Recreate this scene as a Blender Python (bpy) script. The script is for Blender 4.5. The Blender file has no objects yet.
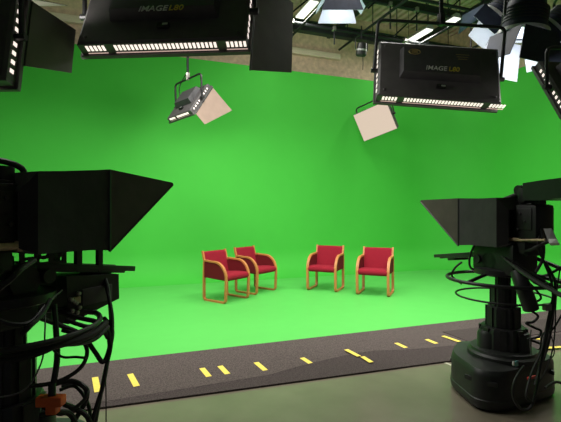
import bpy, bmesh, math, random
from mathutils import Vector as V, Matrix as Mx
random.seed(7)
C = bpy.context.scene.collection
PI = math.pi
TH = math.radians(20.4)          # the camera is turned 20.4 degrees to the right of the studio's back-wall normal
CT, ST = math.cos(TH), math.sin(TH)
EYE, FPX = 1.5, 425.0

def R2(x, y, z=0.0):             # camera-aligned metres -> room metres
    return V((x*CT + y*ST, -x*ST + y*CT, z))
def D2(v):                       # direction
    return R2(v[0], v[1], v[2])
def P(px, py, d):                # a sight line of the photo, d metres ahead
    return R2((px-280.5)/FPX*d, d, EYE + (211-py)/FPX*d)
def F(px, py, z=0.0):            # where that sight line meets the floor
    d = (EYE-z)*FPX/(py-211)
    return R2((px-280.5)/FPX*d, d, z)

# ------------------------------------------------------------------ materials
def mat(name, col, rough=.6, var=.12, scale=30, metal=0, bump=0, spec=.5, emit=None, estr=0, sheen=0, detail=3, stretch=None):
    m = bpy.data.materials.new(name); m.use_nodes = True
    nt = m.node_tree; b = nt.nodes['Principled BSDF']
    b.inputs['Roughness'].default_value = rough
    b.inputs['Metallic'].default_value = metal
    b.inputs['Specular IOR Level'].default_value = spec
    if sheen: b.inputs['Sheen Weight'].default_value = sheen
    tc = nt.nodes.new('ShaderNodeTexCoord'); n = nt.nodes.new('ShaderNodeTexNoise')
    n.inputs['Scale'].default_value = scale; n.inputs['Detail'].default_value = detail
    if stretch:
        mp = nt.nodes.new('ShaderNodeMapping'); mp.inputs['Scale'].default_value = stretch
        nt.links.new(tc.outputs['Object'], mp.inputs['Vector']); nt.links.new(mp.outputs[0], n.inputs['Vector'])
    else:
        nt.links.new(tc.outputs['Object'], n.inputs['Vector'])
    r = nt.nodes.new('ShaderNodeValToRGB')
    e = r.color_ramp.elements
    e[0].position, e[1].position = .3, .7
    e[0].color = [c*(1-var) for c in col] + [1]
    e[1].color = [min(1, c*(1+var)) for c in col] + [1]
    nt.links.new(n.outputs['Fac'], r.inputs['Fac']); nt.links.new(r.outputs['Color'], b.inputs['Base Color'])
    if bump:
        bp = nt.nodes.new('ShaderNodeBump'); bp.inputs['Strength'].default_value = bump; bp.inputs['Distance'].default_value = .01
        nt.links.new(n.outputs['Fac'], bp.inputs['Height']); nt.links.new(bp.outputs['Normal'], b.inputs['Normal'])
    if emit:
        b.inputs['Emission Color'].default_value = (*emit, 1); b.inputs['Emission Strength'].default_value = estr
    return m

GREEN = (.058, .47, .048)
M = {}
M['green'] = mat('chroma_green_paint', GREEN, .7, .015, 3, spec=.25)
M['green_floor'] = mat('chroma_green_floor_paint', (.088, .47, .080), .5, .02, 4, spec=.5)
M['plaster'] = mat('tan_acoustic_wall', (.66, .52, .36), .9, .18, 9, bump=.3, spec=.1)
M['ceiling'] = mat('grey_green_roof_deck', (.74, .56, .49), .9, .2, 5, bump=.2, spec=.1)
M['concrete'] = mat('polished_grey_floor', (.165, .142, .104), .24, .12, 2.2, spec=.95, detail=6)
M['carpet'] = mat('mauve_grey_carpet', (.088, .071, .066), .97, .45, 110, bump=.5, spec=.05)
M['carpet_dark'] = mat('dark_grey_carpet', (.064, .052, .049), .97, .45, 110, bump=.5, spec=.05)
M['tape'] = mat('yellow_tape', (.80, .62, .10), .6, .08, 40)
M['tape_pale'] = mat('pale_tape', (.42, .42, .30), .6, .08, 40)
M['darkwall'] = mat('dark_grey_wall', (.07, .07, .07), .9, .1, 4)
M['wood_trim'] = mat('pale_timber_beam', (.78, .66, .50), .7, .12, 6, stretch=(1, 20, 20))
M['steel'] = mat('black_steel_pipe', (.014, .016, .018), .6, .2, 20, spec=.3)
M['beam'] = mat('dark_green_steel_beam', (.022, .027, .028), .6, .2, 6)
M['galv'] = mat('galvanised_steel', (.42, .40, .36), .4, .15, 30, metal=.7)
M['black'] = mat('black_plastic', (.012, .013, .012), .5, .2, 30)
M['black_shell'] = mat('black_pedestal_shell', (.014, .016, .014), .5, .2, 14)
M['black_metal'] = mat('black_painted_metal', (.020, .020, .020), .42, .2, 25, metal=.1)
M['charcoal'] = mat('charcoal_light_housing', (.080, .074, .073), .55, .12, 12)
M['charcoal2'] = mat('charcoal_ballast_case', (.062, .060, .063), .5, .12, 12)
M['door'] = mat('black_barn_door_sheet', (.105, .088, .075), .65, .1, 8)
M['wing'] = mat('dark_brown_hood_board', (.062, .050, .040), .75, .15, 8)
M['fabric'] = mat('black_hood_cloth', (.020, .019, .018), .75, .35, 7, bump=.5, sheen=.25)
M['rubber'] = mat('black_cable_rubber', (.012, .012, .012), .5, .2, 40)
M['cable_grey'] = mat('grey_thin_cable', (.16, .15, .15), .5, .1, 40)
M['brass'] = mat('tan_metal_bar', (.55, .43, .26), .45, .25, 25, metal=.3)
M['orange'] = mat('orange_connector_plastic', (.85, .13, .025), .5, .1, 20)
M['red_label'] = mat('red_label_plastic', (.55, .03, .03), .5, .05, 20)
M['teal_label'] = mat('teal_label', (.12, .32, .32), .5, .05, 20)
M['white_label'] = mat('white_label', (.65, .65, .62), .5, .05, 20)
M['silver'] = mat('silver_metal', (.55, .55, .55), .35, .1, 20, metal=.6)
M['letter'] = mat('pale_grey_lettering', (.80, .80, .76), .5, .05, 20)
M['gold'] = mat('yellow_lettering', (.75, .60, .07), .5, .05, 20)
M['gold_dim'] = mat('dull_gold_emblem', (.34, .27, .09), .5, .1, 20)
M['oak'] = mat('light_oak_bentwood', (.47, .17, .050), .45, .13, 7, stretch=(12, 2, 2), detail=5)
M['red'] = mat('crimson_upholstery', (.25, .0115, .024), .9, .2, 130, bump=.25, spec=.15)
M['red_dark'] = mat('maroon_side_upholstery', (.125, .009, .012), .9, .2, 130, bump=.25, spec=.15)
M['screen_grey'] = mat('grey_monitor_back', (.18, .17, .17), .5, .1, 20)
M['led'] = mat('lit_led_row', (.9, .85, .8), .4, .03, 60, emit=(1, .83, .76), estr=1.25)
M['led_dim'] = mat('lit_led_edge', (.6, .4, .35), .4, .1, 90, emit=(1, .72, .62), estr=.55)
M['diffuser'] = mat('lit_led_diffuser', (.85, .8, .75), .5, .04, 20, emit=(1, .88, .80), estr=.30)
M['led_face'] = mat('pale_lit_led_face', (.20, .16, .14), .5, .10, 14, emit=(1, .74, .63), estr=.66, stretch=(9, 9, 1))
M['door_lit'] = mat('barn_door_lit_tint', (.36, .25, .20), .5, .06, 8)  # lit copy of the door sheet: pink LED light put into its colour
M['door_glare'] = mat('barn_door_glare_white', (.50, .53, .60), .5, .05, 10)  # lamp glare on black door insides, put into the colour as white
M['fresnel'] = mat('navy_black_lamp_body', (.022, .028, .048), .6, .15, 15, spec=.3)
M['lens'] = mat('lit_fresnel_lens', (.35, .42, .6), .15, .05, 30, emit=(.75, .85, 1), estr=2.5)
M['glass_dark'] = mat('dark_lens_glass', (.01, .015, .03), .08, .1, 20, spec=.8)
M['tube'] = mat('lit_fluorescent_diffuser', (.9, .9, .85), .4, .02, 10, emit=(1, .98, .90), estr=1.6)

# corrugated deck: ribs as bump
def ribs(m, scale):
    nt = m.node_tree; b = nt.nodes['Principled BSDF']
    tc = nt.nodes.new('ShaderNodeTexCoord'); w = nt.nodes.new('ShaderNodeTexWave'); w.inputs['Scale'].default_value = scale
    bp = nt.nodes.new('ShaderNodeBump'); bp.inputs['Strength'].default_value = .8; bp.inputs['Distance'].default_value = .05
    nt.links.new(tc.outputs['Object'], w.inputs['Vector']); nt.links.new(w.outputs['Fac'], bp.inputs['Height'])
    nt.links.new(bp.outputs['Normal'], b.inputs['Normal'])
ribs(M['ceiling'], 1.6)

# ------------------------------------------------------------------ mesh building
class MB:
    def __init__(s): s.v = []; s.f = []
    def add(s, vs, fs, T=None):
        o = len(s.v)
        s.v += [(T @ V(v)) if T else V(v) for v in vs]
        s.f += [[i+o for i in f] for f in fs]
        return s
    def box(s, c, size, T=None, bev=0, R=None):
        x, y, z = [k/2 for k in size]
        loc = Mx.Translation(V(c)) @ (R.to_4x4() if R else Mx.Identity(4))
        if T: loc = T @ loc
        if bev <= 0:
            vs = [(a*x, b*y, d*z) for a in (-1, 1) for b in (-1, 1) for d in (-1, 1)]
            return s.add(vs, [[0,1,3,2],[4,6,7,5],[0,4,5,1],[2,3,7,6],[0,2,6,4],[1,5,7,3]], loc)
        bm = bmesh.new(); bmesh.ops.create_cube(bm, size=1)
        for v in bm.verts: v.co = V((v.co.x*2*x, v.co.y*2*y, v.co.z*2*z))
        bmesh.ops.bevel(bm, geom=bm.edges[:], offset=min(bev, .48*min(size)), segments=2, affect='EDGES', profile=.6)
        bm.verts.index_update()
        vs = [v.co.copy() for v in bm.verts]; fs = [[v.index for v in f.verts] for f in bm.faces]; bm.free()
        return s.add(vs, fs, loc)
    def prism(s, bottom, top, T=None):          # two matching rings of 3-D points
        n = len(bottom)
        fs = [list(range(n))[::-1], list(range(n, 2*n))] + [[i, (i+1) % n, n+(i+1) % n, n+i] for i in range(n)]
        return s.add(list(bottom)+list(top), fs, T)
    def loft(s, rings, T=None, cap=True):
        n = len(rings[0]); vs = [p for r in rings for p in r]; fs = []
        for k in range(len(rings)-1):
            for i in range(n):
                j = (i+1) % n
                fs.append([k*n+i, k*n+j, (k+1)*n+j, (k+1)*n+i])
        if cap: fs += [list(range(n))[::-1], list(range((len(rings)-1)*n, len(rings)*n))]
        return s.add(vs, fs, T)
    def plate(s, quad, t, T=None):               # a sheet of thickness t
        q = [V(p) for p in quad]; nrm = (q[1]-q[0]).cross(q[-1]-q[0]).normalized()*t/2
        return s.prism([p-nrm for p in q], [p+nrm for p in q], T)
    def tube(s, pts, r, n=8, smooth=4, closed=False, T=None):
        pts = [V(p) for p in pts]
        if smooth > 1 and len(pts) > 2: pts = spline(pts, smooth, closed)
        m = len(pts); rings = []; up = None
        for i, p in enumerate(pts):
            a = pts[(i-1) % m] if (closed or i) else p
            b = pts[(i+1) % m] if (closed or i < m-1) else p
            t = (b-a).normalized() if (b-a).length > 1e-9 else V((0,0,1))
            if up is None: up = t.orthogonal().normalized()
            up = (up - up.dot(t)*t)
            up = up.normalized() if up.length > 1e-6 else t.orthogonal().normalized()
            w = t.cross(up)
            rings.append([p + r*(math.cos(2*PI*k/n)*up + math.sin(2*PI*k/n)*w) for k in range(n)])
        if closed:
            return s.loft(rings+[rings[0]], T, False)
        return s.loft(rings, T)
    def lathe(s, prof, n=20, T=None):            # profile of (radius, height) about z
        rings = [[(max(r, 1e-4)*math.cos(2*PI*k/n), max(r, 1e-4)*math.sin(2*PI*k/n), z) for k in range(n)] for r, z in prof]
        return s.loft(rings, T)
    def build(s, name, m, parent=None, sharp=35, loc=None):
        me = bpy.data.meshes.new(name); me.from_pydata([tuple(v) for v in s.v], [], s.f)
        bm = bmesh.new(); bm.from_mesh(me); bmesh.ops.remove_doubles(bm, verts=bm.verts, dist=1e-6)
        bmesh.ops.recalc_face_normals(bm, faces=bm.faces); bm.to_mesh(me); bm.free()
        me.polygons.foreach_set('use_smooth', [True]*len(me.polygons)); me.set_sharp_from_angle(angle=math.radians(sharp))
        for x in (m if isinstance(m, list) else [m]): me.materials.append(x)
        o = bpy.data.objects.new(name, me); C.objects.link(o)
        if parent: o.parent = parent
        if loc: o.location = loc
        return o

def spline(pts, k, closed=False):
    m = len(pts); out = []
    g = (lambda i: pts[i % m]) if closed else (lambda i: pts[max(0, min(m-1, i))])
    for i in range(m if closed else m-1):
        a, b, c, d = g(i-1), g(i), g(i+1), g(i+2)
        for q in range(k):
            t = q/k
            out.append(.5*((2*b)+(c-a)*t+(2*a-5*b+4*c-d)*t*t+(3*b-a-3*c+d)*t**3))
    if not closed: out.append(pts[-1])
    return out
def rounded(pts, rad, k=5, closed=False):        # 2-D/3-D polyline with arcs in its corners
    pts = [V(p) for p in pts]; m = len(pts); out = []
    for i, p in enumerate(pts):
        r = rad[i] if isinstance(rad, (list, tuple)) else rad
        if r <= 0 or (not closed and i in (0, m-1)): out.append(p); continue
        a, b = (pts[i-1]-p), (pts[(i+1) % m]-p)
        ra = min(r, a.length*.49, b.length*.49)
        A, B = p+a.normalized()*ra, p+b.normalized()*ra
        for q in range(k+1):
            t = q/k; out.append((1-t)**2*A + 2*t*(1-t)*p + t*t*B)
    return out
def text_into(mb, body, size, T, depth=.002, shear=0):
    cu = bpy.data.curves.new('lettering', 'FONT'); cu.body = body; cu.size = size; cu.extrude = depth; cu.shear = shear
    cu.align_x = 'CENTER'; cu.align_y = 'CENTER'; cu.offset = size*.003
    o = bpy.data.objects.new('lettering', cu); C.objects.link(o)
    bpy.context.view_layer.update()
    me = o.evaluated_get(bpy.context.evaluated_depsgraph_get()).to_mesh()
    mb.add([v.co.copy() for v in me.vertices], [list(p.vertices) for p in me.polygons], T)
    bpy.data.objects.remove(o); bpy.data.curves.remove(cu)

def tag(o, label=None, cat=None, group=None, kind=None):
    for k, x in (('label', label), ('category', cat), ('group', group), ('kind', kind)):
        if x: o[k] = x
    return o
def thing(name, label, cat, loc=(0,0,0), rotz=0, group=None):
    o = bpy.data.objects.new(name, None); C.objects.link(o); o.empty_display_size = .1
    o.location = loc; o.rotation_euler = (0, 0, rotz)
    return tag(o, label, cat, group)
def struct(name, mb, m, sharp=35): return tag(mb.build(name, m, sharp=sharp), kind='structure')
def lamp(parent, loc, n, size, watts, col=(1,1,1), shape='RECTANGLE', roll=None, spread=180):
    l = bpy.data.lights.new('lamp', 'AREA'); l.shape = shape; l.size = size[0]; l.size_y = size[-1]
    l.energy = watts; l.color = col; l.spread = math.radians(spread)
    o = bpy.data.objects.new('lamp', l); C.objects.link(o); o.parent = parent
    z = -V(n).normalized(); x = V(roll).normalized() if roll else z.orthogonal().normalized()
    y = z.cross(x).normalized(); x = y.cross(z)
    o.matrix_local = Mx.Translation(V(loc)) @ Mx((x, y, z)).transposed().to_4x4()
    return o

# ------------------------------------------------------------------ the studio
CEIL = 6.6
struct('floor', MB().box((.5, 3, -.1), (17.2, 15, .2)), M['concrete'])
struct('ceiling', MB().box((.5, 3, CEIL+.1), (17.2, 15, .2)), M['ceiling'])
struct('wall_back', MB().box((.5, 10.1, CEIL/2), (17.2, .4, CEIL)), M['plaster'])
struct('wall_right', MB().box((9.2, 2.7, CEIL/2), (.4, 14.4, CEIL)), M['plaster'])
struct('wall_left', MB().box((-7.7, 2.7, CEIL/2), (.4, 14.4, CEIL)), M['darkwall'])
# timber beam on the back wall above the cyclorama
struct('trim_1', MB().box((.5, 9.84, 5.50), (9.6, .12, .15), bev=.01), M['wood_trim'])
# green cyclorama: back wall, round corner, right wall, all with a coved foot
YW, XW, RC, CV, HC = 9.4, 8.7, 1.5, .6, 4.84
prof = [(CV, .0041)] + [(CV-CV*math.sin(a), .0041+CV-CV*math.cos(a)) for a in [PI/2*k/10 for k in range(1, 11)]] + [(0, HC), (-.14, HC), (-.14, .006)]
path = [(-7.4, YW, 0, 1)] + [(-7.4+k*1.0, YW, 0, 1) for k in range(1, 14)]
path += [(XW-RC, YW-RC, math.sin(a), math.cos(a)) for a in [PI/2*k/14 for k in range(15)]]
path += [(XW, y, 1, 0) for y in (7.0, 6.0, 5.0, 4.0)]
rings = []
for px_, py_, nx, ny in path:
    arc = (px_ == XW-RC and py_ == YW-RC)
    rings.append([(px_+nx*((RC if arc else 0)-d), py_+ny*((RC if arc else 0)-d), z) for d, z in prof])
struct('wall_cyclorama', MB().loft(rings), M['green'], sharp=50)
struct('floor_green', MB().box((.65, 6.95, .001), (16.1, 4.9, .006)), M['green_floor'])
# roof beams across the studio
b = MB()
for y, z in ((8.95, 5.62), (6.2, 6.3), (3.2, 6.3), (0, 6.3)):
    b.box((.5, y, z), (16.4, .16, .03)); b.box((.5, y, z+.22), (16.4, .16, .03)); b.box((.5, y, z+.11), (16.4, .03, .22))
b.box((.5, 7.75, 6.0), (16.4, .10, .16)); b.box((.5, 7.05, 6.1), (16.4, .08, .12))
for x in (2.6, 4.9, 7.3): b.box((x, 5.5, 5.95), (.08, 8.4, .14))
struct('trim_2', b, M['beam'])

# carpet along the front of the green floor
xs = [-5 + k*.25 for k in range(51)]
def front(x): return 3.485-.037*x
def ridge(x):
    pts = [(-5, 3.64), (-.1, 3.56), (1.24, 3.62), (1.67, 3.75), (2.38, 3.885), (2.89, 3.757), (3.64, 3.68), (5, 3.6), (9, 3.5)]
    for (a, ya), (c, yc) in zip(pts, pts[1:]):
        if a <= x <= c: return ya+(yc-ya)*(x-a)/(c-a)
    return 3.5
m = MB(); m.prism([(x, front(x)+.01, .0) for x in xs]+[(7.5, 4.55, .0), (-5, 4.55, .0)], [(x, front(x)+.01, .012) for x in xs]+[(7.5, 4.55, .012), (-5, 4.55, .012)])
tag(m.build('carpet_runner', M['carpet']), 'long mauve-grey carpet runner along the front of the green floor', 'carpet')
m = MB(); m.loft([[(x, front(x)-.004, .0005), (x, front(x)-.004, .016), (x, ridge(x)-.03, .017), (x, ridge(x), .027), (x, ridge(x)+.02, .0125), (x, ridge(x)-.05, .0125)] for x in xs])
tag(m.build('carpet_edge_strip', M['carpet_dark']), 'darker rucked carpet strip along the near edge of the runner', 'carpet')
m = MB(); q = [(3.69, 3.74), (7.4, 3.62), (7.4, 4.2), (3.69, 4.2)]
m.prism([(x, y, .0125) for x, y in q], [(x, y, .019) for x, y in q])
tag(m.build('floor_mat', M['carpet_dark']), 'dark mat laid on the carpet behind the right pedestal', 'mat')

# tape marks: end points read along each strip
marks = [((95, 377.3), (97.8, 392), 'yellow tape mark farthest left, nearest the left pedestal cables'),
 ((130, 374), (136.7, 386.3), 'second yellow tape mark from the left, alone right of the hanging cables'),
 ((202, 368.2), (209, 376.6), 'left one of the close pair of yellow tape marks below the left chairs'),
 ((220, 366), (227.6, 374), 'right one of the close pair of yellow tape marks below the left chairs'),
 ((256, 362.4), (265.4, 370.4), 'yellow tape mark just right of the close pair, below the second chair'),
 ((302, 357.8), (312.5, 364.5), 'yellow tape mark midway along the carpet, below the third chair'),
 ((346, 349.5), (359, 356.2), 'upper strip of the two yellow tapes meeting end to end on the ruck'),
 ((362.3, 356.6), (371.5, 362.3), 'lower strip of the two yellow tapes meeting end to end on the ruck'),
 ((396, 343), (406, 347.7), 'short yellow tape mark right of the end to end pair'),
 ((426.5, 339.4), (436.5, 343.5), 'short yellow tape mark left of the dark mat edge tape'),
 ((443, 336), (459.7, 341.7), 'long yellow tape strip along the left edge of the dark mat'),
 ((543, 326.8), (557, 329.5), 'yellow tape strip far behind the right pedestal at the frame edge'),
 ((533, 338.2), (540, 339.2), 'small yellow tape patch behind the coiled cable of the right pedestal'),
 ((545, 348), (562, 346.8), 'thin yellow tape line crossing the dark mat at the right edge')]
for i, (a, c, lab) in enumerate(marks):
    z = {7: .0275, 6: .0275}.get(i, .0195 if i > 11 or i == 10 else .013)
    A, B = F(*a, z), F(*c, z); d = (B-A); L = d.length; w = (.052 if i < 12 else .05)
    if i in (6, 7): w = .05
    ang = math.atan2(d.y, d.x)
    mid = (A+B)/2
    o = MB().box((0, 0, 0), (L, w, .0016)).build('tape_mark', M['tape'], loc=(mid.x, mid.y, z+.0008)); o.rotation_euler.z = ang
    tag(o, lab, 'tape', 'yellow tape marks on the carpet')
A, B = F(440, 360.8), F(453, 365.8); d = B-A
o = MB().box((0, 0, 0), (d.length, .03, .0016)).build('floor_tape', M['tape_pale'], loc=((A.x+B.x)/2, (A.y+B.y)/2, .001)); o.rotation_euler.z = math.atan2(d.y, d.x)
tag(o, 'pale tape line on the grey floor left of the right pedestal', 'tape')

# ------------------------------------------------------------------ chairs
def bar_loop(loop, w, t, x, closed=True):        # flat lumber bent in the y-z plane
    n = len(loop); rings = []
    for i, (y, z) in enumerate(loop):
        a = loop[(i-1) % n] if closed or i else loop[i]; c = loop[(i+1) % n] if closed or i < n-1 else loop[i]
        ty, tz = c[0]-a[0], c[1]-a[1]; l = math.hypot(ty, tz) or 1; ny, nz = -tz/l*t/2, ty/l*t/2
        rings.append([(x-w/2, y+ny, z+nz), (x+w/2, y+ny, z+nz), (x+w/2, y-ny, z-nz), (x-w/2, y-ny, z-nz)])
    mb = MB()
    return mb.loft(rings+[rings[0]], cap=False) if closed else mb.loft(rings)
def make_chair(label):
    t = thing('armchair', label, 'chair', group='four matching red armchairs on the green floor')
    arcq = [(.008+.254*math.cos(q), .395+.262*math.sin(q)) for q in [PI/2*k/9 for k in range(10)]]
    l0 = rounded([(0, -.30, .35), (0, -.245, .014), (0, .245, .014), (0, .262, .35)], [0, .05, .05, 0], 6)
    loop = [(-.252, .35)] + [(p.y, p.z) for p in l0[1:-1]] + arcq + [(-.10, .660), (-.20, .668), (-.238, .660), (-.246, .63)]
    for s in (-1, 1):
        bar_loop(loop, .046, .027, s*.272).build('side_frame', M['oak'], t)
        pp = [(.248, .385)] + [(.008+.240*math.cos(q), .395+.248*math.sin(q)) for q in [PI/2*k/9 for k in range(10)]] + [(-.10, .648), (-.232, .654), (-.240, .385)]
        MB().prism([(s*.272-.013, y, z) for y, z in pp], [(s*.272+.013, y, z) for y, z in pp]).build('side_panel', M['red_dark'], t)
        post = [(p.y, p.z) for p in rounded([(0, -.205, .655), (0, -.255, .665), (0, -.296, .822)], .05, 5)]
        bar_loop(post, .034, .030, s*.266, False).build('back_post', M['oak'], t)
    # seat: crowned cushion, rounded front
    prof2 = rounded([(0, -.20, .375), (0, .255, .355), (0, .285, .40), (0, .265, .462), (0, .08, .470), (0, -.20, .440)], [.02, .04, .05, .05, .1, .02], 5, True)
    rings = []
    for x, k in ((-.255, .90), (-.24, .97), (-.12, 1.0), (0, 1.01), (.12, 1.0), (.24, .97), (.255, .90)):
        rings.append([(x, p.y*(.97+.03*k), .41+(p.z-.41)*k) for p in prof2])
    MB().loft(rings).build('seat', M['red'], t, 60)
    # backrest: padded slab leaning back, gently curved
    bp = rounded([(0, -.175, .42), (0, -.262, .792), (0, -.290, .816), (0, -.316, .797), (0, -.245, .42)], [.02, .03, .02, .03, .02], 5, True)
    rings = []
    for x in (-.25, -.235, -.12, 0, .12, .235, .25):
        e = .0 if abs(x) < .24 else .012
        rings.append([(x, p.y-.012*(1-(x/.25)**2)+(e if p.y < -.25-0.2*(.8-p.z)*0 and p.z < .8 else 0)*0, p.z-e) for p in bp])
    MB().loft(rings).build('backrest', M['red'], t, 60)
    return t
def dup(root, label):
    r = root.copy(); C.objects.link(r); r['label'] = label
    for ch in list(root.children):
        c = ch.copy(); C.objects.link(c); c.parent = r
        for g in list(ch.children):
            d = g.copy(); C.objects.link(d); d.parent = c
    return r
chair0 = None
for (xc, yc), (fx, fy), lab in [
    ((-.917, 7.20), (.80, -.60), 'red armchair farthest left and nearest, turned to the right'),
    ((-.457, 7.93), (.80, -.60), 'second red armchair from the left, partly behind the first one'),
    ((.865, 8.14), (-.41, -.91), 'third red armchair from the left, the farther of the two facing front'),
    ((1.720, 7.71), (-.40, -.917), 'red armchair farthest right, the nearer of the two facing front')]:
    o = make_chair(lab) if chair0 is None else dup(chair0, lab)
    chair0 = chair0 or o
    o.location = R2(xc, yc, .0042); f = D2((fx, fy, 0)); o.rotation_euler = (0, 0, math.atan2(f.y, f.x)-PI/2)

# ------------------------------------------------------------------ lighting grid
g = thing('lighting_grid', 'black pipe lighting grid hung under the studio ceiling', 'lighting grid', (0, 0, 5.5))
def gp(a, c, r, name='grid_pipe'): MB().tube([V(a)-V((0,0,5.5)), V(c)-V((0,0,5.5))], r, 10, 1).build(name, M['steel'], g)
XP = [(8.35, 5.50), (7.35, 5.72), (6.7, 5.55), (5.4, 5.6), (4.2, 5.55), (3.0, 5.6)]
for y, z in XP: gp((-6.5, y, z), (8.6, y, z), .032)
YP = [-3.5, -1.6, 0.4, 2.0, 3.6, 5.0, 6.63, 8.0]
for x in YP: gp((x, 1.5, 5.47), (x, 9.3, 5.47), .028)
for x in (-2.5, -.6, 1.2, 2.3, 3.15, 4.05, 4.7, 5.35, 6.0, 6.9, 7.5, 8.2):
    for y, z in XP[:3]: gp((x+.1*(z-5.5), y, z), (x+.1*(z-5.5), y, CEIL-.002), .011, 'drop_rod')
for x, y in ((3.2, 8.35), (4.6, 7.35), (5.9, 8.35), (6.3, 7.35), (7.3, 6.7)):
    gp((x, y, 5.55), (x+.75, y, 6.25), .018, 'brace')
for x, y, z, l in ((2.75, 8.35, 5.5, .5), (4.35, 8.35, 5.5, .35), (5.1, 7.35, 5.7, .5), (3.35, 8.35, 5.5, .35), (5.75, 7.35, 5.7, .45), (6.2, 8.35, 5.5, .4), (7.2, 7.35, 5.7, .6)):
    gp((x, y-.035, z+.05), (x, y-.035, z-l), .016, 'drop_arm')
    o = MB().box((x, y-.02, z-5.5), (.07, .11, .09), bev=.012).build('pipe_clamp', M['galv'], g)

# fluorescent fittings in two rows
def fluoro(x, y, lab, ln=1.2, w=.09):
    t = thing('fluorescent_light', lab, 'ceiling light', (x, y, 5.64), 0, 'fluorescent fittings above the grid')
    MB().prism([(-w-.02, -ln/2-.02, 0), (w+.02, -ln/2-.02, 0), (w+.02, ln/2+.02, 0), (-w-.02, ln/2+.02, 0)], [(-.05, -ln/2-.02, .09), (.05, -ln/2-.02, .09), (.05, ln/2+.02, .09), (-.05, ln/2+.02, .09)]).build('housing', M['silver'], t)
    MB().box((0, 0, -.012), (2*w, ln, .024), bev=.008).build('diffuser', M['tube'], t)
    for q in (-.4, .4): MB().tube([(0, q*ln, .09), (0, q*ln, CEIL-5.64-.002)], .006, 6, 1).build('hanger', M['steel'], t)
    lamp(t, (0, 0, -.04), (0, 0, -1), (2*w, ln), 40*ln, (1, .98, .9), roll=(1, 0, 0))
fluoro(3.55, 8.0, 'lit fluorescent fitting right of the big black flap, the nearer to the back wall', .75)
fluoro(3.62, 7.2, 'lit fluorescent fitting right of the big black flap, the nearer to the viewer', .5)
fluoro(6.55, 8.3, 'lit fluorescent fitting just above the right panel light, inside its yoke', .85)
fluoro(6.72, 7.35, 'short lit fluorescent fitting left of the hanging spotlights at upper right', .28)

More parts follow.
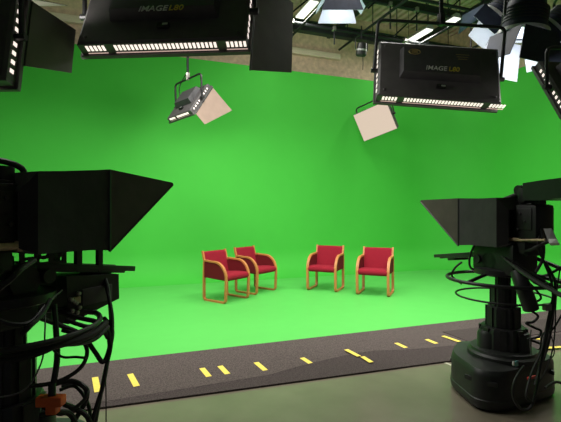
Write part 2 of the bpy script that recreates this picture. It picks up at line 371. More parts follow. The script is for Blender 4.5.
# ------------------------------------------------------------------ LED panel lights
def led_panel(label, o, r, n, W, H, T=.14, doors=(), text=None, arm=.34, pole_top=None, watts=100, back=True, led_sides='b', diffuser='diffuser', group=None, door_mat=None, col=(1, .96, .92), cable=False, face=False, pole_off=0):
    """o: pivot at the middle of the housing's back plane (room); r: width axis; n: facing; u: up the plate"""
    r = V(r).normalized(); n = V(n); n = (n-n.dot(r)*r).normalized(); u = r.cross(n)
    Bm = Mx((r, n, u)).transposed().to_4x4()
    t = thing('led_panel_light', label, 'studio light', o, 0, group)
    w, h = W/2, H/2
    def ring(y, a, bz): return [(-a, y, -bz), (a, y, -bz), (a, y, bz), (-a, y, bz)]
    # tapered housing: back edge slightly smaller than the front frame
    hb = MB().loft([ring(0, w-.02, h-.02), ring(.015, w, h), ring(T-.03, w, h), ring(T-.03, w+.018, h+.018), ring(T, w+.018, h+.018), ring(T, w-.02, h-.02), ring(T-.02, w-.02, h-.02)], Bm)
    for s in (-1, 1):                                   # bolts in the corners of the back
        for q in (-1, 1): hb.lathe([(.013, 0), (.013, .008), (.006, .012)], 8, Bm @ Mx.Translation((s*(w-.06), 0, q*(h-.06))) @ Mx.Rotation(PI/2, 4, 'X'))
    ho = hb.build('housing', M['charcoal'], t)
    MB().box((0, T-.012+(.02 if face else 0), 0), (W-(-.02 if face else .05), .012, H-(-.02 if face else .05)), Bm).build('diffuser', M[diffuser], t)
    # rows of lit slots
    if 'b' in led_sides:
        if W > 1: grp = [(-w+.05, 5), (-w+.05+7*.031, 25), (-w+.05+34*.031, 5)]
        else: grp = [(-w+.05, 5), (-w+.05+6.5*.031, 10)]
        for x0, k in grp:
            lb = MB()
            for i in range(k): lb.box((x0+(i+.5)*.031, T*.36, -h-.001), (.0185, T*.34, .006), Bm)
            lb.build('led_row', M['led'], t)
            MB().box((x0+k*.0155, T*.70, -h-.001), (k*.031, T*.05, .004), Bm).build('led_edge', M['led_dim'], t)
    for s, key in ((-1, 'l'), (1, 'r')):
        if key in led_sides:
            for z0, k in ((-h+.05, 4), (.02, 4)):
                lb = MB()
                for i in range(k): lb.box((s*(w+.001), T*.40, z0+(i+.5)*.06), (.006, T*.24, .024), Bm)
                lb.build('led_row', M['led'], t)
    # ballast case on the back
    if back:
        bw, bh, bz = W*.325, H*.26, H*.08
        bb = MB().loft([[(-bw, -.012, bz-bh), (bw, -.012, bz-bh), (bw, -.012, bz+bh), (-bw, -.012, bz+bh)], [(-bw, 0.002, bz-bh), (bw, 0.002, bz-bh), (bw, 0.002, bz+bh), (-bw, 0.002, bz+bh)]][::-1]+[[(-bw+.02, -.085, bz-bh+.03), (bw-.02, -.085, bz-bh+.03), (bw-.02, -.085, bz+bh-.02), (-bw+.02, -.085, bz+bh-.02)]], Bm)
        bo = bb.build('ballast_case', M['charcoal2'], t)
        if text: text(bo, Bm @ Mx.Translation((0, -.087, bz)) @ Mx.Rotation(PI/2, 4, 'X'), bw, bh)
        kn = MB().box((W*.01, -.018, -H*.30), (.09, .03, .04), Bm, bev=.006).build('power_socket', M['black'], t)
        MB().box((W*.025, -.034, -H*.302), (.04, .006, .016), Bm).build('socket_label', M['silver'], kn)
    # yoke: arms from the side pivots, upright in the plane of r
    z = V((0, 0, 1)); wv = (z-z.dot(r)*r).normalized()
    c = n*T*.4; pts = [c-r*(w+.035), c-r*(w+.035)+wv*arm, c+r*(w+.035)+wv*arm, c+r*(w+.035)]
    MB().tube(rounded(pts, .07, 5), .017, 8, 1).build('yoke', M['black_metal'], t)
    for s in (-1, 1): MB().tube([c+s*r*(w+.0), c+s*r*(w+.065)], .024, 10, 1).build('tilt_knob', M['black_metal'], t)
    if pole_top:
        a = c+wv*(arm+.0)+r*pole_off; top = V((a.x, a.y, pole_top-o[2]))
        MB().tube([a, top], .02, 8, 1).build('hanging_pole', M['steel'], t)
        cm = M['galv'] if cable else M['black_metal']
        MB().box(a+V((0, 0, .04)), (.06, .06, .12), bev=.01).build('clamp', cm, t); MB().box(top-V((0, 0, .02)), (.09, .12, .12), bev=.012).build('clamp', cm, t)
    if cable:
        cb = MB(); c0 = c+wv*(arm+.1)
        cb.tube([c0, c0-r*.10-V((0, 0, .05)), c0-r*.22-V((0, 0, .18)), c0-r*.20-V((0, 0, .36)), c0-r*.08-V((0, 0, .42)), c-n*.05-r*.05], .008, 6)
        cb.build('cable', M['rubber'], t)
    # barn doors hinged on the front frame
    for side, ang, L, fl, *ex in doors:
        ca, sa = math.cos(math.radians(ang)), math.sin(math.radians(ang)); fl0 = ex[0] if ex else .02; flt = ex[1] if ex else fl; kb, kt = ex[2:4] if len(ex) > 2 else (1, 1)
        if side in 'lr':
            s = 1 if side == 'r' else -1
            q = [(s*(w+.018), T+.004, -h-fl0), (s*(w+.018+L*kb*sa), T+.004+L*kb*ca, -h-fl), (s*(w+.018+L*kt*sa), T+.004+L*kt*ca, h+flt), (s*(w+.018), T+.004, h+max(0, fl0))]
        else:
            s = 1 if side == 't' else -1
            q = [(-w-fl0, T+.004, s*(h+.018)), (-w-fl, T+.004+L*ca, s*(h+.018+L*sa)), (w+fl, T+.004+L*ca, s*(h+.018+L*sa)), (w+fl0, T+.004, s*(h+.018))]
        d = MB().plate(q, .004, Bm).build('barn_door', M[door_mat or 'door'], t)
        e = MB(); e.tube([Bm @ V(q[0]), Bm @ V(q[3])], .007, 6, 1); e.build('hinge', M['black_metal'], d)
    if watts: lamp(t, n*(T+.02), n, (W-.1, H-.1), watts, col, roll=r)
    return t

def letters_low(bo, T, bw, bh): letters_big(bo, T, bw, bh, .40)
def letters_big(bo, T, bw, bh, dz=0):
    k = bh/.145
    a = MB(); text_into(a, 'IMAGE', .062*k, T @ Mx.Translation((-.055, -bh*(.52+dz), 0)), shear=.15); a.build('white_lettering', M['letter'], bo)
    a = MB(); text_into(a, 'L80', .062*k, T @ Mx.Translation((.115, -bh*(.52+dz), 0)), shear=.15); a.build('yellow_lettering', M['gold'], bo)
    a = MB(); rg = [(.055*math.cos(q), .028*math.sin(q)) for q in [2*PI*i/24 for i in range(24)]]
    a.tube([(x-bw*.68, y+bh*.55, .001) for x, y in rg], .0045, 6, 1, True, T)
    for yy in (-.010, .002, .013): a.box((-bw*.68, yy+bh*.55, .001), (.07-abs(yy)*1.2, .006, .004), T)
    a.build('oval_emblem', M['gold_dim'], bo)
    a = MB()
    for q in range(3): a.box((bw*.52, bh*(.55-q*.16), .0), (.13-.02*q, .004, .003), T)
    a.build('printed_lines', M['gold_dim'], bo)

XR = D2((CT, ST, 0))                              # along the back wall
def cam_dir(yaw_deg, tilt_deg):                   # facing, yaw to the right of the view axis, tilted down
    a, t_ = math.radians(yaw_deg), math.radians(tilt_deg)
    return D2((math.sin(a)*math.cos(t_), math.cos(a)*math.cos(t_), -math.sin(t_)))
def right_of(yaw_deg):
    a = math.radians(yaw_deg); return D2((math.cos(a), -math.sin(a), 0))

SET = 1.0
# right large panel
r_ = D2((math.cos(.05), -math.sin(.05), -.085))
led_panel('large black LED panel light with lettering at upper right, hung above the right camera', P(439, 71, 4.25), r_, cam_dir(3, 17), 1.20, .63, T=.16,
          text=letters_big, arm=.52, pole_top=5.5, watts=60*SET, led_sides='bl', doors=())
# left large panel
led_panel('large black LED panel light with lettering at upper left, its side flap hanging right', P(166, 8, 3.2), right_of(4.4), cam_dir(4.4, 24), 1.26, .66, T=.14,
          text=letters_low, arm=.40, pole_top=5.6, watts=60*SET, led_sides='br', doors=(('r', 36, .47, -.15, .16, .3),))
# cut-off panel at the left edge
led_panel('LED panel light cut off by the upper left corner, lit slots down its side', P(-42, 33, 2.62), right_of(2), cam_dir(2, 10), .66, .62, T=.13,
          arm=.42, pole_top=5.6, watts=36*SET, led_sides='br', doors=(('r', 10, .42, -.33, -.16, .06), ('t', 30, .4, .05)))
# small hanging panel left of centre
rr = D2((.532, -.47, .047)); nn = D2((.273, .281, -.289))
led_panel('small LED panel light hung alone over the green wall, tilted with pink-lit flap', P(187, 101, 7.0), rr, nn, .64, .64, T=.10,
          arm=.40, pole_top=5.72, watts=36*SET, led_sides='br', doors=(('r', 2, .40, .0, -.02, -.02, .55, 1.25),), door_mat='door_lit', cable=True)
# small panel facing the viewer right of centre
pc = P(376, 121, 10.2)
r4 = D2((-.72, .62, -.23)); n4 = D2((-.60, -.66, -.38))
led_panel('small LED panel light showing its pale lit face below the right large panel', pc-n4.normalized()*.1, r4, n4, .86, .66, T=.20,
          arm=.50, pole_top=5.5, watts=0, back=True, led_sides='', diffuser='led_face', face=True, pole_off=-.25)
# right edge panel
led_panel('steeply tilted LED panel light at the right edge, lit slots up its side', P(587, 84, 3.95), right_of(-4), cam_dir(-4, 34), .66, .68, T=.11,
          arm=.37, pole_top=5.55, watts=36*SET, led_sides='bl', doors=())
# added fill lamps without fixtures, above the picture, to brighten floor and walls
for x, y, wt in ((-2.6, 5.6, 70), (.4, 5.2, 110), (3.4, 5.2, 115), (6.2, 4.6, 90)):
    lamp(g, (x, y, -.12), (0.02, .12, -.99), (1.3, .6), wt*SET, (1, .97, .93), roll=(1, 0, 0), spread=125)

# ------------------------------------------------------------------ Fresnel spotlights
def fresnel(label, o, n, size=1.0, doors=(20, 20, 20, 20), watts=20, pole_top=5.6, roll=0, group=None, L=.30, white=(1,), lens='lens'):
    n = V(n).normalized(); z = V((0, 0, 1)); r = n.cross(z).normalized(); r = (Mx.Rotation(math.radians(roll), 3, n) @ r); u = r.cross(n)
    Bm = Mx((r, n, u)).transposed().to_4x4() @ Mx.Scale(size, 4)
    BL = Bm @ Mx.Rotation(-PI/2, 4, 'X')          # lathe axis z -> n
    t = thing('spotlight', label, 'studio light', o, 0, group)
    MB().lathe([(.05, -.36), (.13, -.35), (.17, -.30), (.18, -.24), (.18, -.23), (.20, -.22), (.20, -.06), (.22, -.05), (.22, 0), (.20, 0), (.19, -.02)], 24, BL).build('body', M['fresnel'], t)
    MB().lathe([(.205, -.012), (.235, -.012), (.235, .02), (.205, .02), (.205, -.012)], 28, BL).build('front_rim', M['silver'], t)
    for k in range(5): MB().lathe([(.175, -.22+.03*k), (.208, -.22+.03*k), (.208, -.21+.03*k), (.175, -.21+.03*k)], 24, BL).build('cooling_fin', M['black_metal'], t)
    MB().lathe([(.0, .012), (.10, .006), (.195, -.012), (.195, -.02), (0, -.02)], 24, BL).build('lens', M[lens], t)
    MB().lathe([(.06, -.37), (.09, -.385), (.10, -.37), (.10, -.35), (.06, -.35)], 20, BL).build('rear_cap', M['black_metal'], t)
    for k, ang in enumerate(doors):
        if ang is None: continue
        Rk = Mx.Rotation(k*PI/2, 4, 'Y'); a = math.radians(ang)
        q = [(-.20, .022, .215), (-.30, .022+L*math.cos(a), .215+L*math.sin(a)), (.30, .022+L*math.cos(a), .215+L*math.sin(a)), (.20, .022, .215)]
        if k % 2: q = [(-.20, .022, .215), (-.17, .022+L*.8*math.cos(a), .215+L*.8*math.sin(a)), (.17, .022+L*.8*math.cos(a), .215+L*.8*math.sin(a)), (.20, .022, .215)]
        q = [V(p) for p in q]; nrm = (q[1]-q[0]).cross(q[3]-q[0]).normalized()
        if nrm.z > 0: nrm = -nrm                  # towards the beam
        d = MB().prism([p for p in q], [p-nrm*.004 for p in q], Bm @ Rk).build('barn_door', M['fresnel'], t)
        MB().prism([p+nrm*.0005 for p in q], [p+nrm*.003 for p in q], Bm @ Rk).build('inner_face', M['door_glare' if k in white else 'fresnel'], d)
    c = n*(-.13*size); w = .25*size; wv = (z-z.dot(r)*r).normalized()
    MB().tube(rounded([c-r*w, c-r*w+wv*.36*size, c+r*w+wv*.36*size, c+r*w], .05, 5), .016, 8, 1).build('yoke', M['black_metal'], t)
    a = c+wv*.36*size
    MB().tube([a, (a.x, a.y, pole_top-o[2])], .018, 8, 1).build('hanging_pole', M['steel'], t)
    MB().box(a+V((0, 0, .04)), (.06, .06, .12), bev=.01).build('clamp', M['galv'], t)
    lamp(t, n*.03*size, n, (.30*size,), watts, (.80, .88, 1), 'DISK', spread=150)
    return t
fresnel('black spotlight hanging straight down by the right panel, its door lit white', P(523, 33, 4.65), D2((-.10, .06, -.99)), 1.1, (14, 14, 14, 14), 3, pole_top=5.6, group='hanging black spotlights', roll=42, L=.36, white=(0, 1, 2, 3))
fresnel('black spotlight in the upper right corner, tilted to the left', P(551, 32, 4.9), D2((-.70, .22, -.62)), .95, (8, 8, 8, 8), 1, pole_top=5.6, group='hanging black spotlights', L=.20, white=())
fresnel('black spotlight above the right end of the right panel, tilted to the left', P(496, 20, 5.4), D2((-.68, .22, -.66)), 1.0, (12, 22, 20, 22), 2, pole_top=5.6, group='hanging black spotlights', L=.30, white=(1, 3))
fresnel('spotlight with white-lit doors at the top edge, right of the big black flap', P(340, -5, 6.0), D2((.0, .10, -.99)), .95, (14, 34, 14, 34), 4, pole_top=5.6, white=(0, 1, 2, 3), group='hanging black spotlights')
# small round spotlight on the back wall
t = thing('small_spotlight', 'small round black spotlight hung against the tan wall left of the right panel', 'studio light', P(361.5, 50, 9.3))
MB().lathe([(.03, .17), (.10, .14), (.115, .02), (.12, -.10), (.10, -.13), (.085, -.12), (.08, -.10)], 20, Mx.Rotation(.25, 4, 'X')).build('body', M['black_metal'], t)
MB().lathe([(0, -.115), (.07, -.105), (.085, -.09), (0, -.09)], 20, Mx.Rotation(.25, 4, 'X')).build('lens', M['glass_dark'], t)
MB().lathe([(.112, -.02), (.122, -.02), (.122, .015), (.112, .015), (.112, -.02)], 20, Mx.Rotation(.25, 4, 'X')).build('chrome_band', M['silver'], t)
MB().tube(rounded([(-.15, 0, 0), (-.15, 0, .24), (.15, 0, .24), (.15, 0, 0)], .04, 4), .012, 8, 1).build('yoke', M['black_metal'], t)
MB().tube([(0, 0, .24), (0, 0, 5.55-t.location.z)], .014, 8, 1).build('hanging_pole', M['steel'], t)
MB().tube([(.03, 0, -.1), (.05, .02, -.25), (.045, .02, -.42)], .008, 6).build('cable', M['rubber'], t)

# ------------------------------------------------------------------ camera rigs
def ngon(n, r, z, rot=0, sx=1, sy=1): return [(r*sx*math.cos(2*PI*k/n+rot), r*sy*math.sin(2*PI*k/n+rot), z) for k in range(n)]
def rig(side, pos, head, dz, segs, hood, ring_z, box, plan, plan_rot):
    hv = D2((head[0], head[1], 0)); rz = math.atan2(hv.y, hv.x)-PI/2
    base = R2(*pos, 0); W2L = (Mx.Translation(base) @ Mx.Rotation(rz, 4, 'Z')).inverted()
    def L(px, py, d): return W2L @ P(px, py, d)
    G = 'pair of studio camera rigs'
    # --- pedestal
    t = thing('camera_pedestal', {'l': 'black studio camera pedestal at the left edge, orange connector among its cables', 'r': 'black studio camera pedestal with wide floor skirt at lower right'}[side], 'camera pedestal', base, rz, 'studio camera pedestals')
    LP = [W2L.to_3x3() @ D2((x, y, 0)) for x, y in plan]
    pl = rounded([(p.x, p.y, 0) for p in LP], .10, 4, True)
    def sc(k, z): return [(p.x*k, p.y*k, z) for p in pl]
    MB().loft([sc(.96, .012), sc(.995, .025), sc(1.01, .05), sc(1.01, .085), sc(.995, .09), sc(.99, .26), sc(.975, .285), sc(.94, .305), sc(.55, .325)]).build('skirt', M['black_shell'], t)
    for k in range(3):
        a = 2*PI*k/3+.5; MB().tube([(.22*math.cos(a)-.03, .22*math.sin(a), .045), (.22*math.cos(a)+.03, .22*math.sin(a), .045)], .045, 12, 1).build('wheel', M['rubber'], t)
    # recessed handles and bolts round the skirt
    for i in range(0, len(pl), 5):
        p = pl[i]; q = V((p.x, p.y, 0)).normalized(); ang = math.atan2(q.y, q.x)
        MB().box((p.x*.985, p.y*.985, .215), (.02, .09, .035), bev=.006, R=Mx.Rotation(ang, 3, 'Z')).build('handle_recess', M['black'], t)
    MB().lathe([(.27, .315), (.27, .345), (.25, .36), (.245, .38), (.20, .39)], 28).build('turret_ring', M['black_shell'], t)
    for k in range(3):                                   # gas cylinders round the foot of the column
        a = 2*PI*k/3+PI/6+.35
        MB().lathe([(.085, .34), (.085, .50), (.07, .525), (.02, .53)], 14, Mx.Translation((.13*math.cos(a), .13*math.sin(a), 0))).build('gas_cylinder', M['black_shell'], t)
    for r, z0, z1 in segs:
        m = MB().loft([ngon(8, r*1.04, z0, PI/8), ngon(8, r*1.04, z1-.03, PI/8), ngon(8, r*.96, z1, PI/8)])
        for k in range(8):
            a = 2*PI*k/8; m.box((r*.97*math.cos(a), r*.97*math.sin(a), (z0+z1)/2), (.02, r*.28, (z1-z0)*.96), R=Mx.Rotation(a, 3, 'Z'))
        m.build('column_stage', M['black_metal'], t)
    for rad, z, tr in ring_z:
        m = MB().tube(ngon(36, rad, z), tr, 10, 1, True)
        m.build('steering_ring', M['black'], t)
    zr = ring_z[0][1]
    for k in range(3):
        a = 2*PI*k/3+1.2; MB().tube([(.05*math.cos(a), .05*math.sin(a), zr+.06), (.2*math.cos(a), .2*math.sin(a), zr+.05), (ring_z[0][0]*math.cos(a), ring_z[0][0]*math.sin(a), zr)], .014, 8).build('ring_spoke', M['black_metal'], t)
    # pan and tilt head
    hz = 1.16+dz
    m = MB().lathe([(.19, hz-.105), (.22, hz-.095), (.22, hz-.055), (.13, hz-.04), (.12, hz-.02)], 24)
    m.build('head_mount', M['black_metal'], t)
    hd = MB(); hd.box((0, -.06, hz+.02), (.22, .30, .12), bev=.02); hd.box((0, -.16, hz+.105), (.17, .30, .05), bev=.01)
    hd.lathe([(.075, -.15), (.075, .15)], 16, Mx.Translation((0, .0, hz+.01)) @ Mx.Rotation(PI/2, 4, 'Y'))
    hd.lathe([(.035, -.17), (.035, .17)], 12, Mx.Translation((0, .11, hz+.02)) @ Mx.Rotation(PI/2, 4, 'Y'))
    hd.build('pan_head', M['black'], t)
    # --- camera
    ct = thing('studio_camera', {'l': 'black broadcast camera with top handle at the left edge', 'r': 'black broadcast camera with viewfinder at the right edge'}[side], 'video camera', base+V((0, 0, hz+.15)), rz, 'studio broadcast cameras')
    def cz(z): return z+dz-(hz+.15)
    y1 = hood[0]+.0; y0 = y1-(.52 if side == 'l' else .22); bx_ = .145 if side == 'l' else .095
    m = MB(); m.box((0, (y0+y1)/2, cz(1.485)), (2*bx_, y1-y0, .29), bev=.03); m.box((0, y0+.11, cz(1.52)), (2*bx_+.02, .16, .17), bev=.015)
    for q_ in (-1, 1): m.box((q_*(bx_+.002), y1-.12, cz(1.54)), (.012, .12, .10), bev=.004)
    body = m.build('body', M['black'], ct)
    for s in (-1, 1):
        for zz, yy in ((1.56, y1-.09), (1.50, y1-.13), (1.44, y1-.07)): MB().lathe([(.012, 0), (.012, .012), (.004, .014)], 10, Mx.Translation((s*(bx_+.004), yy, cz(zz))) @ Mx.Rotation(s*PI/2, 4, 'Y')).build('control_knob', M['black_metal'], body)
    hx = .075 if side == 'l' else 0
    m = MB(); m.tube([(hx, y1-.01, cz(1.615)), (hx, y1+.04, cz(1.67)), (hx, y1+.012, cz(1.715)), (hx, y1-.12, cz(1.736)), (hx, y1-.34, cz(1.73)), (hx, y1-.40, cz(1.66)), (hx, y1-.40, cz(1.6))], .015, 10)
    m.box((hx, y1-.05, cz(1.665)), (.05, .07, .09), bev=.012); m.box((hx, y1-.09, cz(1.633)), (.10, .12, .02), bev=.008)
    m.build('top_handle', M['black'], ct)
    m = MB(); m.lathe([(.085, 0), (.09, .03), (.075, .10), (.08, .13), (.07, .2), (.05, .2)], 20, Mx.Translation((0, y1-.005, cz(1.48))) @ Mx.Rotation(-PI/2, 4, 'X'))
    m.build('lens', M['black_metal'], ct)
    # viewfinder with its hood
    vy = y1-.12 if side == 'r' else y1-.30
    m = MB(); m.loft([[(-.11, vy, cz(1.66)), (.11, vy, cz(1.66)), (.11, vy, cz(1.79)), (-.11, vy, cz(1.79))], [(-.12, vy-.16, cz(1.655)), (.12, vy-.16, cz(1.655)), (.12, vy-.16, cz(1.80)), (-.12, vy-.16, cz(1.80))], [(-.14, vy-.44, cz(1.68)), (.14, vy-.44, cz(1.68)), (.14, vy-.44, cz(1.81)), (-.14, vy-.44, cz(1.81))]])
    if side == 'r':
        vf = m.build('viewfinder', M['black'], ct)
        MB().box((0, vy-.04, cz(1.64)), (.07, .08, .08), bev=.01).build('viewfinder_mount', M['black_metal'], vf)
        k = MB(); k.tube([(-.04, vy+.24, cz(1.675)), (-.04, vy+.10, cz(1.715)), (-.03, vy-.02, cz(1.755))], .017, 8); k.box((-.03, vy+.05, cz(1.70)), (.09, .07, .12), bev=.02); k.box((0, vy+.22, cz(1.64)), (.10, .10, .06), bev=.015); k.lathe([(.04, -.03), (.04, .03)], 12, Mx.Translation((-.04, vy+.08, cz(1.74))) @ Mx.Rotation(PI/2, 4, 'Y'))
        k.build('microphone_bracket', M['black'], ct)
    # tan pan bar and dark bars reaching back
    m = MB(); m.tube([(.15, y1+.06, cz(1.335)), (.155, y1-.12, cz(1.34)), (.16, y1-.55, cz(1.35))], .018, 8, 1); m.box((.154, y1-.0, cz(1.338)), (.03, .10, .05), bev=.008)
    if side == 'r':
        m = MB(); m.tube([(-.125, y1+.16, cz(1.345)), (-.125, y1-.1, cz(1.36)), (-.125, y1-.32, cz(1.375))], .009, 8, 1); m.box((-.125, y1-.03, cz(1.364)), (.02, .16, .022), bev=.006)
    m.build('tan_side_bar', M['brass'], ct)
    for s in (-1, 1): MB().tube([(s*.13, -.1, -.08), (s*.22, -.45, -.2), (s*.26, -.85, -.32)], .016, 8).build('pan_bar', M['black_metal'], ct)
    # --- teleprompter
    yr, ys, yt = hood; z0, z1 = 1.30+dz, 1.683+dz; hw = .24
    pt = thing('teleprompter', {'l': 'black teleprompter with cloth hood on the left camera', 'r': 'black teleprompter with cloth hood on the right camera'}[side], 'teleprompter', base+V((0, 0, 1.24+dz)), rz, 'teleprompters on the studio cameras')
    o = 1.24+dz; zz0, zz1 = z0-o, z1-o; rise = .042 if side == 'l' else .004; zs = zz1+rise
    th = .006
    # cloth rear shroud: open-ended box narrowing to the lens
    def rg(y, hx, a, c): return [(-hx, y, a), (hx, y, a), (hx, y, c), (-hx, y, c)]
    R_ = [rg(yr-.045, .17, zz0+.03, zz1-.085), rg(yr-.022, .21, zz0+.015, zz1-.045), rg(yr, hw, zz0, zz1), rg(yr+(ys-yr)*.35, hw-.008, zz0-.002, zz1-.003+rise*.4), rg(yr+(ys-yr)*.7, hw-.004, zz0-.004, zz1-.002+rise*.75), rg(ys, hw, zz0-.015, zs)]
    inner = [rg(yr-.045+.0005, .16, zz0+.04, zz1-.095), rg(yr, hw-th*2, zz0+th, zz1-th), rg(ys-.0005, hw-th*2, zz0-.015+th, zs-th)]
    m = MB().loft(R_, cap=False); mi = MB().loft(inner, cap=False)
    vs = len(m.v); m.v += mi.v; m.f += [[i+vs for i in f] for f in mi.f]
    lo, li = 4*(len(R_)-1), vs+8
    for i in range(4):
        j = (i+1) % 4; m.f.append([lo+i, lo+j, li+j, li+i]); m.f.append([i, j, vs+j, vs+i])
    m.build('hood', M['fabric'], pt, 30)
    # front wings and top flap framing the slanted glass
    for s in (-1, 1): MB().plate([(s*hw, ys, zz0-.02), (s*(hw+.004), yt, zz1-.018), (s*(hw+.004), yt, zz1), (s*hw, ys, zs)], .006).build('hood_wing', M['wing'], pt)
    MB().plate([(-hw, ys, zs), (hw, ys, zs), (hw, yt, zz1), (-hw, yt, zz1)], .006).build('hood_flap', M['wing'], pt)
    MB().plate([(-hw+.01, ys+.005, zz0), (hw-.01, ys+.005, zz0), (hw-.01, yt-.01, zz1-.015), (-hw+.01, yt-.01, zz1-.015)], .004).build('glass', M['glass_dark'], pt)
    m = MB()
    for s in (-1, 1): m.tube([(s*hw, ys, zz0-.02), (s*(hw+.004), yt, zz1-.012)], .007, 6, 1); m.tube([(s*hw, ys, zz0-.02), (s*hw, ys, zs)], .008, 6, 1)
    m.tube([(-hw, yt, zz1-.01), (hw, yt, zz1-.01)], .007, 6, 1)
    m.build('hood_frame', M['black_metal'], pt)
    # sloping rail with monitor tray under the glass
    def rail(y): return (1.262-.14*y)+dz-o
    sl = -math.atan(.14); Rr = Mx.Rotation(sl, 3, 'X'); ye = .74
    m = MB(); m.box((0, ye/2-.07, rail(ye/2-.07)-.035), (.20, ye-.02, .03), bev=.006, R=Rr)
    for s in (-1, 1): m.box((s*.085, ye/2, rail(ye/2)-.022), (.035, ye, .032), bev=.006, R=Rr)
    m.box((0, .52, rail(.52)-.052), (.16, .10, .04), bev=.008, R=Rr)
    m.build('rail', M['black_metal'], pt)
    for s in (-1, 1):
        for yy, k in ((ys+.06 if side == 'l' else ys-.05, .030), (ys-.08 if side == 'l' else ys-.20, .034)):
            MB().box((s*.09, yy, (zz0+rail(yy))/2-.015), (.026, k, zz0-rail(yy)+.06)).build('post', M['black_metal'], pt)
    # perforated bracket plates behind the posts
    ya = max(yr+.02, .02)
    for s in (1,):
        m = MB(); zb, zt = rail(ya+.1)-.02, zz0+.01; x = s*.09
        for y in (ya, ya+.075, ya+.15, ya+.225): m.box((x, y, (zb+zt)/2), (.012, .022, zt-zb))
        for z in (zb+.01, zt-.008, (zb+zt)/2): m.box((x, ya+.112, z), (.012, .225, .016))
        for y in (ya+.112, ya+.1875): m.tube([(x, y+.024*math.cos(q), (zb+zt)/2+.02+.024*math.sin(q)) for q in [2*PI*i/14 for i in range(14)]], .008, 6, 1, True)
    m.build('bracket_plate', M['black_metal'], pt)
    if box:
        m = MB().loft([[(-.13, .24, rail(.24)-.32), (.13, .24, rail(.24)-.32), (.13, .58, rail(.58)-.20), (-.13, .58, rail(.58)-.20)], [(-.13, .23, rail(.23)-.07), (.13, .23, rail(.23)-.07), (.13, .575, rail(.575)-.055), (-.13, .575, rail(.575)-.055)]])
        bx = m.build('control_box', M['black'], pt)
        k = MB(); k.box((.134, .42, rail(.42)-.17), (.012, .20, .09), bev=.004); k.build('side_panel', M['charcoal'], bx)
        for yy, zz in ((.25, -.19), (.265, -.20), (.28, -.21), (.255, -.25), (.285, -.26), (.30, -.235), (.295, -.16)): MB().lathe([(.011, 0), (.011, .016), (.005, .018)], 8, Mx.Translation((.131, yy, rail(yy)+zz)) @ Mx.Rotation(PI/2, 4, 'Y')).build('cable_plug', M['galv'], bx)
        k = MB().box((.138, .285, rail(.28)-.195), (.014, .04, .035), bev=.004).build('tan_socket', M['brass'], bx)
    return t, ct, pt, L

KP = 1.0
planR = [(x*KP, y*KP) for x, y in ((-.40, .10), (-.375, -.335), (-.19, -.385), (.26, -.16), (.42, -.05), (.42, .16), (.20, .42), (-.22, .42))]
tR, cR, pR, LR = rig('r', (1.836, 3.51), (-.317, .948), -.08,
    [(.175, .37, .555), (.125, .50, .72), (.092, .66, .88), (.050, .84, 1.0)], (-.17, .24, .75), [(.43, .94, .014), (.36, .80, .008)], False, planR, 0)
tL, cL, pL, LL = rig('l', (-1.33, 2.06), (.443, .897), 0,
    [(.165, .37, .60), (.122, .56, .83), (.080, .79, 1.06)], (0, .41, .92), [(.42, .94, .014)], True, planR, 0)
# a stack of electronics between the left camera body and the pedestal head
m = MB(); m.box((0, -.30, -.04), (.28, .5, .10), bev=.015); m.box((0, -.14, -.24), (.26, .44, .24), bev=.02)
m.build('camera_adapter', M['black'], cL)
m = MB(); m.box((0, -.10, -.0), (.20, .40, .12), bev=.015); m.box((-.02, -.03, -.11), (.26, .42, .25), bev=.03)
m.build('camera_adapter', M['black'], cR)

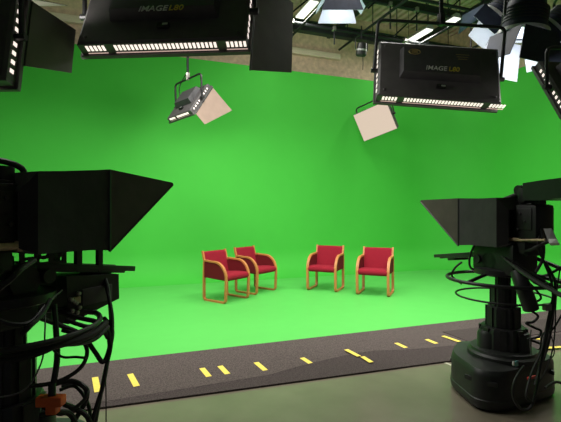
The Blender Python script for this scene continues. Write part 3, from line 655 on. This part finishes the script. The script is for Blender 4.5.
# cables of the left rig (hung from the camera, part of the pedestal bundle)
def cab(parent, L, pts, r, m='rubber', name='cable'):
    MB().tube([L(*p) for p in pts], r, 8, 6).build(name, M[m], parent)
for pts, r in [
    ([(104, 276, 2.45), (108, 290, 2.4), (111, 320, 2.3), (109, 350, 2.2), (103, 385, 2.1), (96, 408, 2.05), (88, 440, 2.0)], .011),
    ([(106, 285, 2.42), (112, 315, 2.3), (111, 345, 2.2), (105, 372, 2.15), (100, 398, 2.1), (92, 440, 2.0)], .010),
    ([(40, 318, 2.0), (62, 326, 2.1), (82, 335, 2.15), (95, 352, 2.15), (103, 362, 2.15), (109, 350, 2.2), (112, 330, 2.25), (104, 318, 2.3)], .012),
    ([(-10, 357, 1.75), (20, 354, 1.78), (45, 348, 1.82), (70, 342, 1.9), (92, 334, 2.0), (106, 322, 2.1)], .016),
    ([(-10, 362, 1.74), (18, 359, 1.77), (40, 353, 1.80), (60, 345, 1.86), (80, 343, 1.95), (96, 338, 2.05), (108, 326, 2.15)], .012),
    ([(60, 312, 2.2), (80, 318, 2.2), (97, 322, 2.2), (107, 330, 2.2), (110, 345, 2.2)], .013),
    ([(66, 320, 2.1), (84, 326, 2.1), (100, 328, 2.15), (108, 338, 2.2)], .011),
    ([(54, 305, 2.1), (56, 330, 2.05), (57, 360, 2.0), (52, 390, 1.95)], .014),
    ([(45, 340, 2.0), (60, 356, 2.0), (76, 357, 2.0), (86, 358, 2.0)], .006),
    ([(30, 386, 1.9), (48, 384, 1.95), (66, 378, 2.0), (82, 366, 2.05), (87, 350, 2.1), (78, 336, 2.1), (62, 330, 2.1)], .010),
    ([(55, 384, 2.0), (72, 381, 2.05), (85, 388, 2.05), (86, 400, 2.05), (76, 418, 2.0), (60, 440, 1.9)], .012),
    ([(60, 390, 2.05), (74, 386, 2.1), (84, 396, 2.1), (90, 412, 2.1), (92, 440, 2.05)], .009),
    ([(64, 404, 1.95), (78, 410, 2.0), (88, 418, 2.0), (94, 440, 2.0)], .012),
    ([(45, 408, 1.9), (62, 414, 1.95), (80, 404, 2.0), (88, 392, 2.05), (80, 384, 2.1), (62, 386, 2.1)], .009),
    ([(40, 416, 1.88), (58, 412, 1.9), (72, 416, 1.95), (80, 440, 1.95)], .013),
    ([(105, 366, 2.15), (106, 395, 2.12), (106, 440, 2.1)], .003)]:
    cab(tL, LL, pts, r)
cab(tL, LL, [(62, 290, 2.1), (47, 306, 1.95), (45, 330, 1.85), (44, 350, 1.82), (40, 366, 1.82), (30, 384, 1.82), (16, 394, 1.8), (-8, 398, 1.78)], .0035, 'cable_grey', 'thin_cable')
# knuckles and cables at the far left, over the adapter
for pts, r in [([(-6, 292, 1.7), (10, 280, 1.72), (20, 270, 1.75), (34, 260, 1.85)], .012), ([(22, 334, 1.75), (30, 326, 1.76), (42, 314, 1.85), (50, 300, 1.95)], .011), ([(-6, 318, 1.7), (12, 324, 1.72), (30, 322, 1.78), (44, 306, 1.9)], .009)]:
    cab(tL, LL, pts, r)
T_ = Mx.Rotation(-tL.rotation_euler.z, 4, 'Z')
oc = LL(51, 400.5, 1.86)
m = MB(); R_ = (Mx.Rotation(-tL.rotation_euler.z-TH, 3, 'Z'))
m.box(oc, (.112, .05, .042), bev=.006, R=R_); m.box(LL(53, 408, 1.86), (.045, .045, .045), bev=.006, R=R_)
oo = m.build('orange_connector', M['orange'], tL)
MB().tube([LL(52, 384, 1.88), LL(52, 396, 1.86)], .016, 10, 1).build('plug', M['black'], tL)

# cables, arms and small boxes of the right rig
for pts, r in [
    ([(532, 212, 3.2), (538, 222, 3.15), (543, 240, 3.1), (543, 258, 3.1), (536, 272, 3.1)], .011),
    ([(536, 205, 3.2), (541, 225, 3.15), (538, 246, 3.1), (545, 264, 3.1), (552, 285, 3.1), (553, 315, 3.12), (548, 345, 3.1), (540, 370, 3.02), (536, 392, 2.95), (530, 408, 2.92), (520, 408, 2.9), (513, 396, 2.9), (515, 380, 2.92), (524, 366, 3.0)], .009),
    ([(512, 262, 3.2), (528, 272, 3.15), (545, 282, 3.1), (556, 292, 3.1), (570, 296, 3.1)], .013),
    ([(520, 268, 3.2), (540, 276, 3.15), (553, 272, 3.1), (570, 262, 3.1)], .010),
    ([(545, 262, 3.1), (555, 282, 3.1), (554, 305, 3.1), (548, 330, 3.1), (543, 355, 3.05), (535, 385, 3.0)], .010),
    ([(530, 310, 3.15), (538, 316, 3.15), (533, 322, 3.15), (526, 323, 3.15), (535, 328, 3.15), (541, 331, 3.15), (538, 337, 3.15), (528, 339, 3.15), (536, 342, 3.15), (542, 346, 3.12), (538, 358, 3.05)], .009),
    ([(555, 290, 3.1), (550, 310, 3.1), (546, 330, 3.1), (541, 352, 3.05), (532, 372, 3.0), (526, 395, 2.93), (532, 402, 2.93)], .008),
    ([(570, 300, 3.1), (560, 318, 3.1), (552, 330, 3.1), (543, 334, 3.1), (540, 350, 3.1)], .006),
    ([(549, 330, 3.12), (553, 342, 3.1), (554, 354, 3.05), (548, 360, 3.0), (538, 362, 3.0)], .004),
    ([(531, 330, 3.15), (530, 345, 3.1), (532, 356, 3.05)], .004),
    ([(522, 276, 3.2), (536, 290, 3.15), (541, 298, 3.15), (534, 302, 3.15), (526, 298, 3.15)], .008),
    ([(560, 268, 3.1), (556, 300, 3.1), (555, 330, 3.08), (552, 352, 3.05), (545, 372, 3.0), (538, 384, 2.98)], .005),
    ([(462, 262, 3.75), (455, 268, 3.78), (452, 276, 3.8), (462, 284, 3.75)], .009),
    ([(476, 242, 3.55), (470, 256, 3.6), (471, 268, 3.6), (484, 270, 3.55), (505, 268, 3.4)], .009),
    ([(486, 238, 3.5), (500, 246, 3.4), (516, 262, 3.25), (530, 276, 3.2)], .011),
    ([(545, 388, 2.98), (556, 382, 3.05), (566, 386, 3.1), (575, 395, 3.1)], .010)]:
    cab(tR, LR, pts, r)
m = MB(); m.tube([LR(518, 272, 3.2), LR(522, 284, 3.15), LR(528, 300, 3.12), (LR(531, 309, 3.12))], .055, 12)
m.build('hand_grip', M['black'], tR)
m = MB(); m.tube([LR(514, 254, 3.4), LR(530, 250, 3.15), LR(545, 243, 3.05), LR(552, 240, 3.0)], .014, 8); m.tube([LR(518, 262, 3.4), LR(535, 282, 3.1), LR(552, 285, 3.05)], .016, 8)
m.build('control_arm', M['black_metal'], tR)
m = MB(); a, b_, c_, d_ = LR(544, 229.5, 3.02), LR(552, 229.0, 2.98), LR(558.5, 243, 2.90), LR(549, 243, 2.94)
m.plate([a, b_, c_, d_], .02); m.build('control_panel', M['screen_grey'], tR)
m = MB(); m.plate([LR(549, 240, 2.94), LR(557, 240, 2.90), LR(559.5, 244, 2.88), LR(550, 244.5, 2.91)], .024); m.build('panel_edge', M['letter'], tR)
MB().box(LR(547, 307, 3.1), (.055, .04, .05), bev=.008).build('junction_box', M['screen_grey'], tR)
# labels on the right skirt
def skirt_patch(px, py, w, h, name, mt, d):
    MB().box(LR(px, py, d), (w, .012, h), bev=.002, R=Mx.Rotation(-tR.rotation_euler.z-TH+.42, 3, 'Z')).build(name, M[mt], tR)
skirt_patch(531.5, 377.5, .085, .018, 'red_label', 'red_label', 3.10)
skirt_patch(516.5, 363.5, .026, .04, 'teal_label', 'teal_label', 3.15)
skirt_patch(513.5, 363.5, .014, .03, 'white_label', 'white_label', 3.145)

# ------------------------------------------------------------------ world, camera, colour
w = bpy.data.worlds.new('World'); bpy.context.scene.world = w; w.use_nodes = True
w.node_tree.nodes['Background'].inputs['Color'].default_value = (.9, .95, 1, 1)
w.node_tree.nodes['Background'].inputs['Strength'].default_value = .06
cam = bpy.data.cameras.new('camera'); co = bpy.data.objects.new('camera', cam); C.objects.link(co)
cam.sensor_width = 36; cam.lens = FPX/561*36; cam.clip_end = 60; cam.clip_start = .05
co.location = (0, 0, EYE); co.rotation_euler = (PI/2, 0, -TH)
sc_ = bpy.context.scene; sc_.camera = co
vs = sc_.view_settings; vs.view_transform = 'Standard'; vs.look = 'None'; vs.gamma = 1; vs.use_curve_mapping = False; vs.exposure = -.14
